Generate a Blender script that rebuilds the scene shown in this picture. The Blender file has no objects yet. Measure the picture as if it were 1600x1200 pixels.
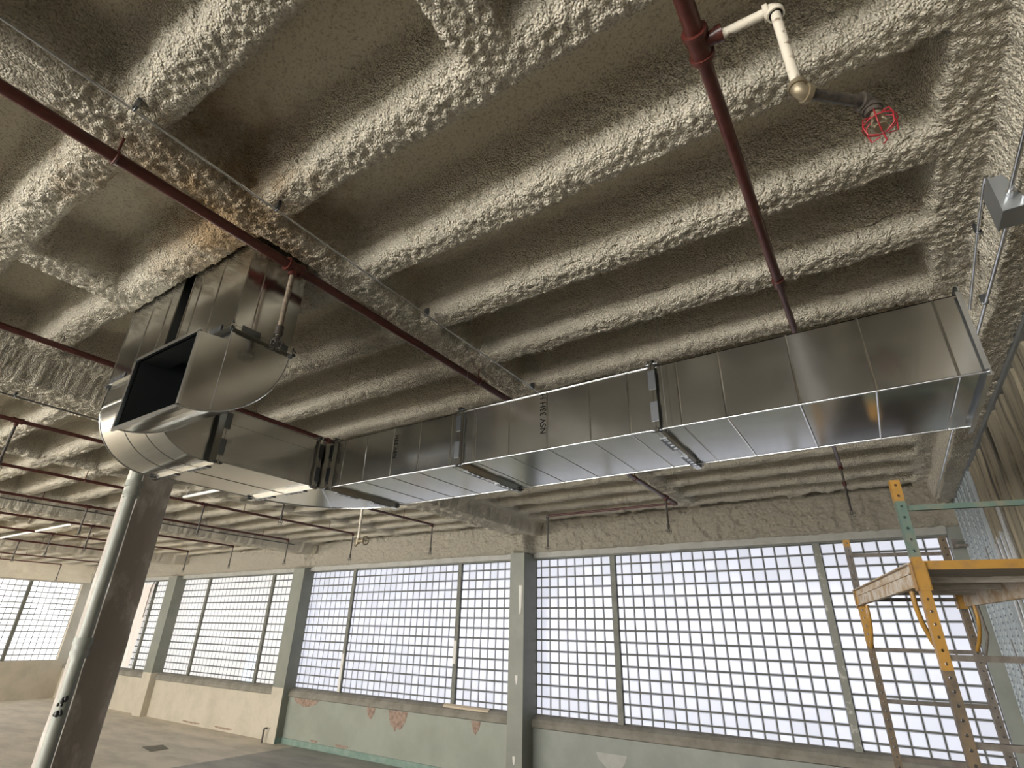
import bpy, math, random
import numpy as np
from mathutils import Vector, Matrix

random.seed(7)
rng = np.random.default_rng(11)
C = bpy.context.scene.collection
SC = bpy.context.scene
H = 2.55                      # eye height above the floor; geometry below is written with z measured from the eye

# ------------------------------------------------------------------ camera, world, lights, exposure
Rm = ((0.8370987777323339, 0.21438930971799794, 0.503292022783665),
      (0.5466351437054584, -0.36370769183786317, -0.7542590632959519),
      (0.0213460999984932, 0.9065064471787359, -0.4216519954159354))
cam_d = bpy.data.cameras.new('camera'); cam = bpy.data.objects.new('camera', cam_d); C.objects.link(cam)
cam.matrix_world = Matrix.Translation((0, 0, H)) @ Matrix(Rm).to_4x4()
cam_d.sensor_width = 36.0; cam_d.lens = 36.0 * 835.02 / 1600.0; cam_d.clip_start = 0.02; cam_d.clip_end = 200
SC.camera = cam
SC.view_settings.view_transform = 'Standard'; SC.view_settings.look = 'None'
SC.view_settings.gamma = 1.0; SC.view_settings.use_curve_mapping = False
SC.view_settings.exposure = 0.62
W = bpy.data.worlds.new('daylight'); SC.world = W; W.use_nodes = True
W.node_tree.nodes['Background'].inputs[0].default_value = (0.75, 0.85, 1.0, 1)
W.node_tree.nodes['Background'].inputs[1].default_value = 1.0
GLASS_BACK = 0.585              # daylight strength of the glass block windows ahead
GLASS_LEFT = 0.82              # the sunlit end wall of windows
GLASS_FRONT = 17.0             # the window wall behind the camera
SC.cycles.max_bounces = 10; SC.cycles.diffuse_bounces = 6; SC.cycles.glossy_bounces = 4
SC.cycles.sample_clamp_indirect = 6.0

# ------------------------------------------------------------------ materials
def mat(name, col, rough=0.6, metal=0.0, emit=None, estr=0.0, var=0.0, scale=8.0, bump=0.0, bscale=40.0, detail=4.0,
        col2=None, lo=0.4, hi=0.65, spec=0.5, stretch=None, rvar=0.0, obj_rand=0.0):
    m = bpy.data.materials.new(name); m.use_nodes = True
    nt = m.node_tree; N = nt.nodes; L = nt.links
    b = N['Principled BSDF']
    b.inputs['Base Color'].default_value = (*col, 1); b.inputs['Roughness'].default_value = rough
    b.inputs['Metallic'].default_value = metal; b.inputs['Specular IOR Level'].default_value = spec
    g = N.new('ShaderNodeNewGeometry'); vec = g.outputs['Position']
    if stretch:
        mp = N.new('ShaderNodeMapping'); mp.inputs['Scale'].default_value = stretch
        L.new(vec, mp.inputs[0]); vec = mp.outputs[0]
    if col2 is not None or rvar:
        n = N.new('ShaderNodeTexNoise'); n.inputs['Scale'].default_value = scale; n.inputs['Detail'].default_value = detail
        n.inputs['Roughness'].default_value = 0.65
        L.new(vec, n.inputs['Vector'])
        if col2 is not None:
            r = N.new('ShaderNodeValToRGB'); e = r.color_ramp.elements
            e[0].position = lo; e[1].position = hi; e[0].color = (*col, 1); e[1].color = (*col2, 1)
            L.new(n.outputs['Fac'], r.inputs[0]); L.new(r.outputs[0], b.inputs['Base Color'])
        if rvar:
            q = N.new('ShaderNodeMapRange'); q.inputs['To Min'].default_value = rough - rvar; q.inputs['To Max'].default_value = rough + rvar
            L.new(n.outputs['Fac'], q.inputs[0]); L.new(q.outputs[0], b.inputs['Roughness'])
    if bump:
        n2 = N.new('ShaderNodeTexNoise'); n2.inputs['Scale'].default_value = bscale; n2.inputs['Detail'].default_value = 3
        L.new(vec, n2.inputs['Vector'])
        bp = N.new('ShaderNodeBump'); bp.inputs['Strength'].default_value = bump; bp.inputs['Distance'].default_value = 0.01
        L.new(n2.outputs['Fac'], bp.inputs['Height']); L.new(bp.outputs[0], b.inputs['Normal'])
    if emit is not None:
        b.inputs['Emission Color'].default_value = (*emit, 1); b.inputs['Emission Strength'].default_value = estr
        if obj_rand:
            oi = N.new('ShaderNodeObjectInfo'); mr = N.new('ShaderNodeMapRange')
            mr.inputs['To Min'].default_value = estr * (1 - obj_rand); mr.inputs['To Max'].default_value = estr
            L.new(oi.outputs['Random'], mr.inputs[0]); L.new(mr.outputs[0], b.inputs['Emission Strength'])
    return m

LUMP_MIN = 0.16
def foam_mat(name='sprayed_foam', k=1.0, lump=88, depth=0.017):
    m = bpy.data.materials.new(name); m.use_nodes = True
    nt = m.node_tree; N = nt.nodes; L = nt.links; b = N['Principled BSDF']
    b.inputs['Roughness'].default_value = 0.95; b.inputs['Specular IOR Level'].default_value = 0.15
    g = N.new('ShaderNodeNewGeometry'); P = g.outputs['Position']
    n1 = N.new('ShaderNodeTexNoise'); n1.inputs['Scale'].default_value = 75; n1.inputs['Detail'].default_value = 4; n1.inputs['Roughness'].default_value = 0.7
    L.new(P, n1.inputs['Vector'])
    r = N.new('ShaderNodeValToRGB'); e = r.color_ramp.elements
    e[0].position = 0.30; e[0].color = (0.42, 0.35, 0.25, 1); e[1].position = 0.50; e[1].color = (0.78 * k, 0.72 * k, 0.59 * k, 1)
    L.new(n1.outputs['Fac'], r.inputs[0])
    # brown water stain round the duct penetration
    d = N.new('ShaderNodeVectorMath'); d.operation = 'DISTANCE'; d.inputs[1].default_value = (-2.75, 1.05, 2.1 + H)
    L.new(P, d.inputs[0])
    n3 = N.new('ShaderNodeTexNoise'); n3.inputs['Scale'].default_value = 9; L.new(P, n3.inputs['Vector'])
    ad = N.new('ShaderNodeMath'); ad.operation = 'MULTIPLY_ADD'; ad.inputs[1].default_value = 0.9
    L.new(n3.outputs['Fac'], ad.inputs[0]); L.new(d.outputs['Value'], ad.inputs[2])
    mr = N.new('ShaderNodeMapRange'); mr.inputs['From Min'].default_value = 0.62; mr.inputs['From Max'].default_value = 1.3
    mr.inputs['To Min'].default_value = 0.9; mr.inputs['To Max'].default_value = 0.0
    L.new(ad.outputs[0], mr.inputs[0])
    mx = N.new('ShaderNodeMix'); mx.data_type = 'RGBA'; mx.inputs['B'].default_value = (0.36, 0.24, 0.12, 1)
    L.new(mr.outputs[0], mx.inputs['Factor']); L.new(r.outputs[0], mx.inputs['A']); L.new(mx.outputs['Result'], b.inputs['Base Color'])
    v = N.new('ShaderNodeTexVoronoi'); v.inputs['Scale'].default_value = lump; L.new(P, v.inputs['Vector'])
    n2 = N.new('ShaderNodeTexNoise'); n2.inputs['Scale'].default_value = 150; n2.inputs['Detail'].default_value = 3; L.new(P, n2.inputs['Vector'])
    s = N.new('ShaderNodeMath'); s.operation = 'MULTIPLY_ADD'; s.inputs[1].default_value = -1.3
    L.new(v.outputs['Distance'], s.inputs[0]); L.new(n2.outputs['Fac'], s.inputs[2])
    at = N.new('ShaderNodeAttribute'); at.attribute_name = 'lumpy'
    st = N.new('ShaderNodeMapRange'); st.inputs['To Min'].default_value = LUMP_MIN; st.inputs['To Max'].default_value = 1.0
    L.new(at.outputs['Fac'], st.inputs[0])
    bp = N.new('ShaderNodeBump'); bp.inputs['Distance'].default_value = depth
    L.new(st.outputs[0], bp.inputs['Strength'])
    L.new(s.outputs[0], bp.inputs['Height']); L.new(bp.outputs[0], b.inputs['Normal'])
    return m

M = {}
M['foam'] = foam_mat(); M['foam_dim'] = foam_mat('dimmed_spandrel_foam', 0.70, 17, 0.06)  # second is the same foam, dimmer light on the spandrel put into its colour
M['galv'] = mat('galvanized_sheet', (0.58, 0.585, 0.57), 0.16, 1.0, col2=(0.64, 0.645, 0.63), scale=5, lo=0.35, hi=0.7, bump=0.06, bscale=1.6, rvar=0.03)
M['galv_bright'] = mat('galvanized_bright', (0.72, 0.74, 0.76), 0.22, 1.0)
M['galv_clip'] = mat('dark_clip_steel', (0.16, 0.17, 0.18), 0.35, 1.0)
M['stencil'] = mat('black_stencil_ink', (0.012, 0.01, 0.008), 0.9, spec=0.05)
M['dark'] = mat('duct_liner', (0.03, 0.036, 0.036), 0.6)
M['red'] = mat('oxide_red_paint', (0.066, 0.016, 0.012), 0.33, col2=(0.095, 0.024, 0.017), scale=30)
M['red_bright'] = mat('red_cage_paint', (0.35, 0.02, 0.03), 0.35)
M['pipe_white'] = mat('chipped_white_paint', (0.62, 0.57, 0.47), 0.6, col2=(0.20, 0.14, 0.09), scale=28, lo=0.56, hi=0.66)
M['iron'] = mat('black_iron', (0.035, 0.03, 0.026), 0.45, col2=(0.09, 0.075, 0.06), scale=60)
M['brass'] = mat('weathered_bronze', (0.30, 0.25, 0.17), 0.45, 0.6)
M['conduit'] = mat('steel_conduit', (0.72, 0.73, 0.75), 0.2, 1.0)
M['conduit_dull'] = mat('dull_conduit', (0.16, 0.155, 0.14), 0.5, 0.6)
M['box'] = mat('steel_box', (0.34, 0.36, 0.37), 0.45, 0.8)
M['paint_green'] = mat('pale_green_paint', (0.19, 0.195, 0.16), 0.5, col2=(0.16, 0.165, 0.135), scale=2.0, bump=0.1, bscale=30)
M['paint_grey'] = mat('grey_green_paint', (0.18, 0.19, 0.165), 0.5, col2=(0.22, 0.23, 0.20), scale=1.6, bump=0.1, bscale=30)
M['paint_sage'] = mat('sage_paint', (0.235, 0.25, 0.205), 0.5, col2=(0.205, 0.215, 0.175), scale=1.4, bump=0.1, bscale=25)
M['paint_cream'] = mat('cream_paint', (0.45, 0.405, 0.32), 0.6, col2=(0.38, 0.34, 0.265), scale=1.8, bump=0.1, bscale=25)
M['paint_base'] = mat('teal_base_paint', (0.12, 0.19, 0.155), 0.5, col2=(0.19, 0.25, 0.21), scale=5)
M['chip'] = mat('bare_plaster', (0.30, 0.22, 0.17), 0.9, col2=(0.17, 0.11, 0.08), scale=14, bump=0.6, bscale=50)
M['chip_pale'] = mat('pale_scrape', (0.62, 0.60, 0.55), 0.8)
M['lintel'] = mat('grey_lintel_paint', (0.33, 0.325, 0.295), 0.6, col2=(0.28, 0.275, 0.245), scale=5)
M['sill'] = mat('dusty_concrete_sill', (0.22, 0.205, 0.17), 0.85, col2=(0.155, 0.14, 0.11), scale=4, bump=0.3, bscale=60)
M['mortar'] = mat('block_mortar', (0.10, 0.10, 0.09), 0.8)
M['mullion'] = mat('painted_mullion', (0.15, 0.152, 0.125), 0.6, col2=(0.11, 0.11, 0.09), scale=7)
M['mullion_chip'] = mat('chipped_mullion', (0.21, 0.21, 0.18), 0.7, col2=(0.45, 0.43, 0.39), scale=9, lo=0.55, hi=0.68)
M['block'] = mat('glass_block_face', (0.12, 0.125, 0.13), 0.2, emit=(0.84, 0.86, 0.98), estr=GLASS_BACK, obj_rand=0.16)
M['block_rim'] = mat('glass_block_rim', (0.14, 0.145, 0.15), 0.3, emit=(0.84, 0.86, 0.95), estr=GLASS_BACK * 0.36)
M['block_far'] = mat('far_glass_block', (0.12, 0.12, 0.12), 0.2, emit=(0.93, 0.905, 0.86), estr=GLASS_BACK)
M['block_clear'] = mat('clear_glass_block', (0.12, 0.12, 0.12), 0.15, emit=(0.80, 0.93, 1.0), estr=GLASS_BACK * 1.6)
M['block_left'] = mat('sunlit_glass_block', (0.75, 0.78, 0.82), 0.25, emit=(1.0, 0.99, 0.97), estr=GLASS_LEFT)
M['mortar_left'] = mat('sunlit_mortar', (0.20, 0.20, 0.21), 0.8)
M['daylight'] = mat('lit_window_glass', (0.8, 0.8, 0.8), 0.3, emit=(1.0, 0.975, 0.93), estr=GLASS_FRONT)
M['floor'] = mat('worn_concrete', (0.70, 0.64, 0.54), 0.6, col2=(0.48, 0.44, 0.37), scale=1.1, detail=8, bump=0.15, bscale=8, stretch=(0.6, 1.6, 1))
M['floor_grey'] = mat('grey_coated_floor', (0.38, 0.37, 0.34), 0.55, col2=(0.25, 0.245, 0.225), scale=1.3, detail=8, bump=0.15, bscale=8, stretch=(0.6, 1.6, 1))
M['concrete'] = mat('dirty_concrete', (0.38, 0.34, 0.30), 0.8, col2=(0.75, 0.71, 0.65), scale=4, lo=0.51, hi=0.70, detail=7, bump=0.35, bscale=25, stretch=(1, 1, 0.5))
M['pvc'] = mat('painted_drain_pipe', (0.27, 0.28, 0.24), 0.45, col2=(0.24, 0.25, 0.21), scale=5)
M['tar'] = mat('black_tar', (0.015, 0.014, 0.014), 0.4)
M['board'] = mat('weathered_board', (0.25, 0.215, 0.15), 0.9, col2=(0.03, 0.025, 0.018), scale=2.6, lo=0.49, hi=0.64, detail=8, bump=0.8, bscale=9, stretch=(1.5, 2.6, 0.22))
M['backing'] = mat('dark_backing', (0.03, 0.027, 0.022), 0.95)
M['scaf_yellow'] = mat('worn_yellow_paint', (0.33, 0.175, 0.03), 0.45, col2=(0.20, 0.115, 0.045), scale=14, lo=0.5, hi=0.75)
M['scaf_green'] = mat('worn_green_paint', (0.09, 0.14, 0.115), 0.5, col2=(0.19, 0.17, 0.12), scale=12, lo=0.48, hi=0.7)
M['scaf_brown'] = mat('worn_brown_steel', (0.14, 0.10, 0.058), 0.5, col2=(0.075, 0.06, 0.045), scale=16)
M['scaf_dark'] = mat('dirty_dark_steel', (0.10, 0.085, 0.07), 0.5, col2=(0.16, 0.14, 0.12), scale=16)
M['scaf_rail'] = mat('plaster_spattered_rail', (0.36, 0.25, 0.14), 0.6, col2=(0.55, 0.50, 0.44), scale=11, lo=0.42, hi=0.6)
M['ply'] = mat('grey_plywood', (0.30, 0.27, 0.23), 0.8, col2=(0.19, 0.165, 0.135), scale=4, stretch=(0.6, 8, 8), bump=0.2, bscale=20)
M['strip'] = mat('dull_galvanized_strip', (0.33, 0.365, 0.375), 0.5, 0.5)
M['pipe_dirty'] = mat('dirty_drop_pipe', (0.26, 0.21, 0.155), 0.55, col2=(0.12, 0.09, 0.065), scale=30)
M['rubber'] = mat('caster_rubber', (0.03, 0.03, 0.03), 0.7)
M['sheet'] = mat('hanging_plastic', (0.70, 0.64, 0.60), 0.45)
M['wood'] = mat('bare_wood_strip', (0.50, 0.42, 0.31), 0.8)
M['tube_white'] = mat('white_enamel', (0.85, 0.85, 0.82), 0.35)
M['cable'] = mat('hanger_cable', (0.30, 0.30, 0.29), 0.4, 0.8)

# ------------------------------------------------------------------ mesh helpers
FINE = {'cleat', 'bolt', 'corner_seam', 'stiffening_bead', 'tar_spatter', 'connector'}     # pieces of a few pixels, joined
ORG = {}                      # world origin of each thing, so that its parts sit relative to it
class MB:
    def __init__(s): s.v = []; s.f = []; s.mi = []; s.cur = 0; s.sm = []
    def add(s, vs, fs, smooth=False):
        o = len(s.v); s.v += [tuple(p) for p in vs]
        for f in fs: s.f.append([i + o for i in f]); s.mi.append(s.cur); s.sm.append(smooth)
        return s
    def box(s, a, b):
        x0, y0, z0 = a; x1, y1, z1 = b
        v = [(x0, y0, z0), (x1, y0, z0), (x1, y1, z0), (x0, y1, z0), (x0, y0, z1), (x1, y0, z1), (x1, y1, z1), (x0, y1, z1)]
        return s.add(v, [(0, 3, 2, 1), (4, 5, 6, 7), (0, 1, 5, 4), (1, 2, 6, 5), (2, 3, 7, 6), (3, 0, 4, 7)])
    def hexa(s, v):
        return s.add(v, [(0, 3, 2, 1), (4, 5, 6, 7), (0, 1, 5, 4), (1, 2, 6, 5), (2, 3, 7, 6), (3, 0, 4, 7)])
    def bar(s, p, q, w, h=None, up=(0, 0, 1)):
        h = h or w; p = Vector(p); q = Vector(q); d = (q - p).normalized(); u = Vector(up)
        if abs(d.dot(u)) > 0.95: u = Vector((1, 0, 0))
        a = d.cross(u).normalized() * w / 2; b = a.cross(d).normalized() * h / 2
        return s.hexa([p - a - b, p + a - b, p + a + b, p - a + b, q - a - b, q + a - b, q + a + b, q - a + b])
    def tube(s, pts, r, n=10, closed=False, caps=True):
        pts = [Vector(p) for p in pts]; rs = r if isinstance(r, (list, tuple)) else [r] * len(pts)
        rings = []; prev = None; k = len(pts)
        for i, p in enumerate(pts):
            if closed: d = pts[(i + 1) % k] - pts[i - 1]
            else: d = pts[min(i + 1, k - 1)] - pts[max(i - 1, 0)]
            d = d.normalized()
            if prev is None:
                u = Vector((0, 0, 1)) if abs(d.z) < 0.9 else Vector((1, 0, 0))
                a = d.cross(u).normalized()
            else:
                a = (prev - d * prev.dot(d)).normalized()
            prev = a; b = d.cross(a)
            rings.append([p + (a * math.cos(t) + b * math.sin(t)) * rs[i] for t in [2 * math.pi * j / n for j in range(n)]])
        vs = [v for rg in rings for v in rg]; fs = []
        for i in range(k if closed else k - 1):
            for j in range(n):
                i2 = (i + 1) % k
                fs.append((i * n + j, i * n + (j + 1) % n, i2 * n + (j + 1) % n, i2 * n + j))
        s.add(vs, fs, True)
        if caps and not closed:
            s.add(rings[0], [tuple(range(n))[::-1]]); s.add(rings[-1], [tuple(range(n))])
        return s
    def cyl(s, p, q, r, n=12): return s.tube([p, q], r, n)
    def ext(s, poly, axis, t0, t1):
        n = len(poly)
        def P(a, b, t): return (t, a, b) if axis == 'x' else ((a, t, b) if axis == 'y' else (a, b, t))
        vs = [P(a, b, t0) for a, b in poly] + [P(a, b, t1) for a, b in poly]
        fs = [tuple(range(n)), tuple(range(2 * n - 1, n - 1, -1))] + [(i, i + n, (i + 1) % n + n, (i + 1) % n) for i in range(n)]
        return s.add(vs, fs)
    def build(s, name, m, parent=None, fix=True):
        me = bpy.data.meshes.new(name)
        o0 = ORG.get(parent.name, (0, 0, 0)) if parent is not None else (0, 0, 0)
        me.from_pydata([(x - o0[0], y - o0[1], z + H - o0[2]) for x, y, z in s.v], [], s.f)
        ms = m if isinstance(m, (list, tuple)) else [m]
        for q in ms: me.materials.append(q)
        me.polygons.foreach_set('material_index', s.mi); me.polygons.foreach_set('use_smooth', s.sm)
        if fix:
            import bmesh
            bm = bmesh.new(); bm.from_mesh(me); bmesh.ops.recalc_face_normals(bm, faces=bm.faces); bm.to_mesh(me); bm.free()
        me.update()
        o = bpy.data.objects.new(name, me); C.objects.link(o)
        if name in FINE: o['kind'] = 'stuff'
        if parent is not None: o.parent = parent; ORG[o.name] = o0
        else: ORG[o.name] = (0, 0, 0)
        return o

def tag(o, label=None, cat=None, group=None, kind=None):
    if label: o['label'] = label
    if cat: o['category'] = cat
    if group: o['group'] = group
    if kind: o['kind'] = kind
    return o
def thing(name, loc, label, cat, group=None, kind=None):
    o = bpy.data.objects.new(name, None); C.objects.link(o); o.empty_display_size = 0.1
    o.location = (loc[0], loc[1], loc[2] + H); ORG[o.name] = tuple(o.location)
    return tag(o, label, cat, group, kind)
def struct(o, label=None, cat=None): return tag(o, label, cat, None, 'structure')
def copy_at(src, parent, x, y, z, sc=None):
    o = src.copy(); C.objects.link(o); o.parent = parent; o0 = ORG[parent.name]
    o.location = (x - o0[0], y - o0[1], z + H - o0[2])
    if sc: o.scale = sc
    ORG[o.name] = o0
    return o
def mesh_obj(name, v, f, m, parent=None, smooth=True, mats=None):
    b = MB(); b.v = v; b.f = f; b.mi = [0] * len(f); b.sm = [smooth] * len(f)
    return b.build(name, m, parent, fix=False)
def arc(c, r, a0, a1, n): return [(c[0] + r * math.cos(math.radians(a0 + (a1 - a0) * i / n)), c[1] + r * math.sin(math.radians(a0 + (a1 - a0) * i / n))) for i in range(n + 1)]

# ------------------------------------------------------------------ noise for the foam relief
_T = rng.random((64, 64, 64)).astype(np.float32)
def vnoise(x, y, z):
    xi = np.floor(x).astype(np.int32); yi = np.floor(y).astype(np.int32); zi = np.floor(z).astype(np.int32)
    fx = x - xi; fy = y - yi; fz = z - zi
    fx = fx * fx * (3 - 2 * fx); fy = fy * fy * (3 - 2 * fy); fz = fz * fz * (3 - 2 * fz)
    x0 = xi & 63; x1 = (xi + 1) & 63; y0 = yi & 63; y1 = (yi + 1) & 63; z0 = zi & 63; z1 = (zi + 1) & 63
    a = _T[x0, y0, z0] * (1 - fx) + _T[x1, y0, z0] * fx; b = _T[x0, y1, z0] * (1 - fx) + _T[x1, y1, z0] * fx
    c = _T[x0, y0, z1] * (1 - fx) + _T[x1, y0, z1] * fx; d = _T[x0, y1, z1] * (1 - fx) + _T[x1, y1, z1] * fx
    return ((a * (1 - fy) + b * fy) * (1 - fz) + (c * (1 - fy) + d * fy) * fz) - 0.5
def worley(x, y, z):
    """distance to the nearest of one jittered point per cell: round popcorn lumps"""
    xi = np.floor(x).astype(np.int32); yi = np.floor(y).astype(np.int32); zi = np.floor(z).astype(np.int32)
    best = np.full(x.shape, 9.0, np.float32)
    for i in (-1, 0, 1):
        for j in (-1, 0, 1):
            for k in (-1, 0, 1):
                a, b, c = (xi + i), (yi + j), (zi + k)
                px = a + _T[a & 63, b & 63, c & 63]; py = b + _T[(a + 17) & 63, (b + 5) & 63, c & 63]; pz = c + _T[(a + 31) & 63, b & 63, (c + 11) & 63]
                best = np.minimum(best, ((px - x) ** 2 + (py - y) ** 2 + (pz - z) ** 2).astype(np.float32))
    return np.sqrt(best)
def sst(a, b, t):
    t = np.clip((t - a) / (b - a), 0, 1); return t * t * (3 - 2 * t)
def smin(a, b, k):
    h = np.clip(0.5 + 0.5 * (b - a) / k, 0, 1); return b * (1 - h) + a * h - k * h * (1 - h)

# ------------------------------------------------------------------ ceiling: pan joists under sprayed foam
ZJ, PAN, ZG = 2.07, 0.36, 1.83
JP, J0, JW = 0.6875, 0.565, 0.215           # joist pitch, far edge of the first one, width
GIRD = [(0.86, 1.30), (-6.30, -5.70), (-13.42, -12.80), (-20.05, -19.45), (-27.6, -26.85)]
BAYS = [(-5.50, 0.64), (-12.60, -6.50), (-19.25, -13.62), (-26.6, -20.25)]
RIBS = [-2.535, -9.55, -16.45, -23.4]
def softplus(d, k): return k * np.logaddexp(0, d / k)
def ceiling_height(X, Y):
    O = X * 0
    wob = 0.026 * vnoise(X * 1.7 + 3, Y * 1.7 + 7, O) + 0.022 * vnoise(X * 6, Y * 6, O + 4.2) + 0.016 * vnoise(X * 19, Y * 19, O + 2.2)
    Yw = Y + wob; Xw = X + 0.04 * vnoise(X * 2.1 + 9, Y * 2.1, O + 1.1) + 0.02 * vnoise(X * 13, Y * 13, O + 6)
    k = np.floor((Yw - J0) / JP); fy = Yw - J0 - k * JP
    pw = JP - JW
    d_far = np.where(fy < pw + JW / 2, fy, fy - JP); d_near = np.where(fy < pw + JW / 2, pw - fy, pw + 2 * JW - fy)
    kk = np.where(fy < pw + JW / 2, k, k + 1)
    dY = smin(d_far, d_near, 0.03)
    dX = np.full_like(X, -1.0)
    for (a, b), r in zip(BAYS, RIBS):
        for p, q in ((a, r - 0.125), (r + 0.125, b)):
            dX = np.maximum(dX, smin(Xw - p, q - Xw, 0.04))
            mid = p + 0.5 * (q - p)
            row = (kk == 0) | (kk == 13)         # only the first and the last row of pans have a bridging piece at mid length
            dX = np.where(row & (np.abs(Xw - mid) < 0.6), np.minimum(dX, np.abs(Xw - mid) - 0.12), dX)
    d = smin(dX, dY, 0.05)
    soft = 0.008 + 0.010 * sst(-0.12, 0.12, np.minimum(d_far, dX) - d_near)     # near arris rounded, far one crisp
    t = np.clip(softplus(d, soft) / 0.14, 0, 1)
    z = ZJ + PAN * (1 - (1 - t) ** 3.4)
    for a, b in GIRD:
        dg = smin(Xw - a, b - Xw, 0.03)
        z = z - (ZJ - ZG) * sst(-0.03, 0.035, dg)
    # opening round the two duct risers
    ho = smin(smin(X + 4.27, -2.62 - X, 0.01), smin(Y - 1.245, 1.675 - Y, 0.01), 0.01)
    z = np.where(ho > 0, z + 0.9 * sst(0.0, 0.03, ho), z)
    return z, d
def lines(segs):
    out = [segs[0][0]]
    for a, b, st in segs:
        n = max(1, int(round((b - a) / st))); out += list(a + (b - a) * (np.arange(n) + 1) / n)
    return np.array(out)
ys = lines([(-13.2, -1.0, 0.14), (-1.0, 0.2, 0.035), (0.2, 3.4, 0.0100), (3.4, 6.0, 0.017), (6.0, 9.9, 0.021)])
extra = [J0 + JP * k + o for k in range(0, 13) for o in (0.0, 0.006, 0.018, -0.006, JP - JW, JP - JW + 0.007, JP - JW - 0.007, JP - JW - 0.018)]
extra += [J0 + JP * k + JP - JW + o for k in range(-1, 5) for o in np.arange(-0.09, 0.035, 0.0042)]
ys = np.unique(np.concatenate([ys, np.array(extra)]))
xs = lines([(-27.7, -20, 0.13), (-20, -13, 0.075), (-13, -7, 0.045), (-7, -4.2, 0.02), (-4.2, -2, 0.0125), (-2, 0.8, 0.0105), (0.8, 1.22, 0.0125)])
X, Y = np.meshgrid(xs, ys)
Z, D = ceiling_height(X, Y)
gy, gx = np.gradient(Z); gx = gx / np.gradient(X, axis=1); gy = gy / np.gradient(Y, axis=0)
ln = np.sqrt(gx * gx + gy * gy + 1); nx, ny, nz = gx / ln, gy / ln, -1 / ln
rough = 0.16 + 0.84 * (1 - sst(0.03, 0.15, D))
a = (vnoise(X * 12, Y * 12, Z * 12) * (0.004 + 0.036 * sst(4, 10, np.sqrt(X * X + Y * Y))) + vnoise(X * 52 + 5, Y * 52, Z * 52) * 0.010 + (0.5 - worley(X * 31, Y * 31, Z * 31)) * 0.026) * rough
dist = np.sqrt(X * X + Y * Y + Z * Z)
a = a * np.clip(1.35 - dist / 30.0, 0.4, 1)
X2, Y2, Z2 = X + nx * a, Y + ny * a, Z + nz * a
nyy, nxx = X.shape
idx = np.arange(nyy * nxx).reshape(nyy, nxx)
quads = np.stack([idx[:-1, :-1], idx[1:, :-1], idx[1:, 1:], idx[:-1, 1:]], -1).reshape(-1, 4)
def grid_mesh(name, P, quads, m, parent=None):
    me = bpy.data.meshes.new(name)
    P = P.copy(); P[:, 2] += H
    o0 = ORG.get(parent.name, (0, 0, 0)) if parent is not None else (0, 0, 0)
    P -= np.array(o0)
    me.vertices.add(len(P)); me.vertices.foreach_set('co', P.astype(np.float32).ravel())
    me.loops.add(len(quads) * 4); me.loops.foreach_set('vertex_index', quads.astype(np.int32).ravel())
    me.polygons.add(len(quads)); me.polygons.foreach_set('loop_start', np.arange(len(quads), dtype=np.int32) * 4)
    me.polygons.foreach_set('use_smooth', np.ones(len(quads), bool))
    me.materials.append(m); me.update(calc_edges=True); me.validate()
    o = bpy.data.objects.new(name, me); C.objects.link(o)
    if parent is not None: o.parent = parent
    ORG[o.name] = o0
    return o
ceiling = grid_mesh('ceiling', np.stack([X2.ravel(), Y2.ravel(), Z2.ravel()], -1), quads, M['foam'])
at = ceiling.data.attributes.new('lumpy', 'FLOAT', 'POINT'); at.data.foreach_set('value', rough.astype(np.float32).ravel())
struct(ceiling, 'concrete pan joist ceiling coated with rough cream sprayed foam', 'ceiling')
slab = MB().box((-28.2, -13.4, 3.7), (1.7, 10.5, 3.9)).build('slab_cover', M['backing'], ceiling)

# ------------------------------------------------------------------ floor
b = MB(); b.box((-28.2, -13.4, -2.75), (-12.5, 10.5, -2.55)); b.cur = 1; b.box((-12.5, -13.4, -2.75), (1.7, 10.5, -2.5505))
floor = b.build('floor', [M['floor'], M['floor_grey']])
struct(floor, 'worn dusty concrete floor of the empty hall', 'floor')

# ------------------------------------------------------------------ wall with the glass block windows (far side)
WB, WT = -1.375, 1.385
bays = [('R', -5.957, 0.90), ('L', -13.07, -6.29), ('L2', -19.71, -13.53), ('L3', -26.9, -20.24)]
def sill_prof(): return [(9.90, -1.575), (9.845, -1.56), (9.84, -1.50), (9.875, -1.435), (9.94, -1.395), (10.03, WB), (10.15, WB), (10.15, -1.575)]
w = MB()
w.cur = 0; w.box((-6.29, 9.88, -2.55), (1.2, 10.15, -1.575))
w.cur = 1; w.box((-13.53, 9.88, -2.55), (-6.29, 10.15, -1.575))
w.cur = 2; w.box((-27.2, 9.88, -2.55), (-13.53, 10.15, -1.575))
w.cur = 3; w.box((-27.2, 9.96, 1.50), (1.2, 10.15, 2.9))
w.cur = 0; w.box((0.90, 9.90, -1.575), (1.2, 10.15, 1.50))
wall_back = w.build('wall_back', [M['paint_grey'], M['paint_sage'], M['paint_cream'], M['lintel']])
struct(wall_back, 'painted wall under and over the long glass block windows', 'wall')
for n, x0, x1 in bays:
    MB().ext(sill_prof(), 'x', x0, x1).build('sill', M['sill'], wall_back)
    b = MB(); b.box((x0, 9.88, 1.405), (x1, 10.15, 1.52)); b.cur = 1; b.box((x0, 9.95, WT), (x1, 10.15, 1.405))
    b.build('lintel', [M['lintel'], M['mullion']], wall_back)
pil = [('A', -6.29, -5.957, 9.52, 0), ('B', -13.53, -13.07, 9.68, 1), ('C', -20.24, -19.71, 9.69, 1)]
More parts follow.
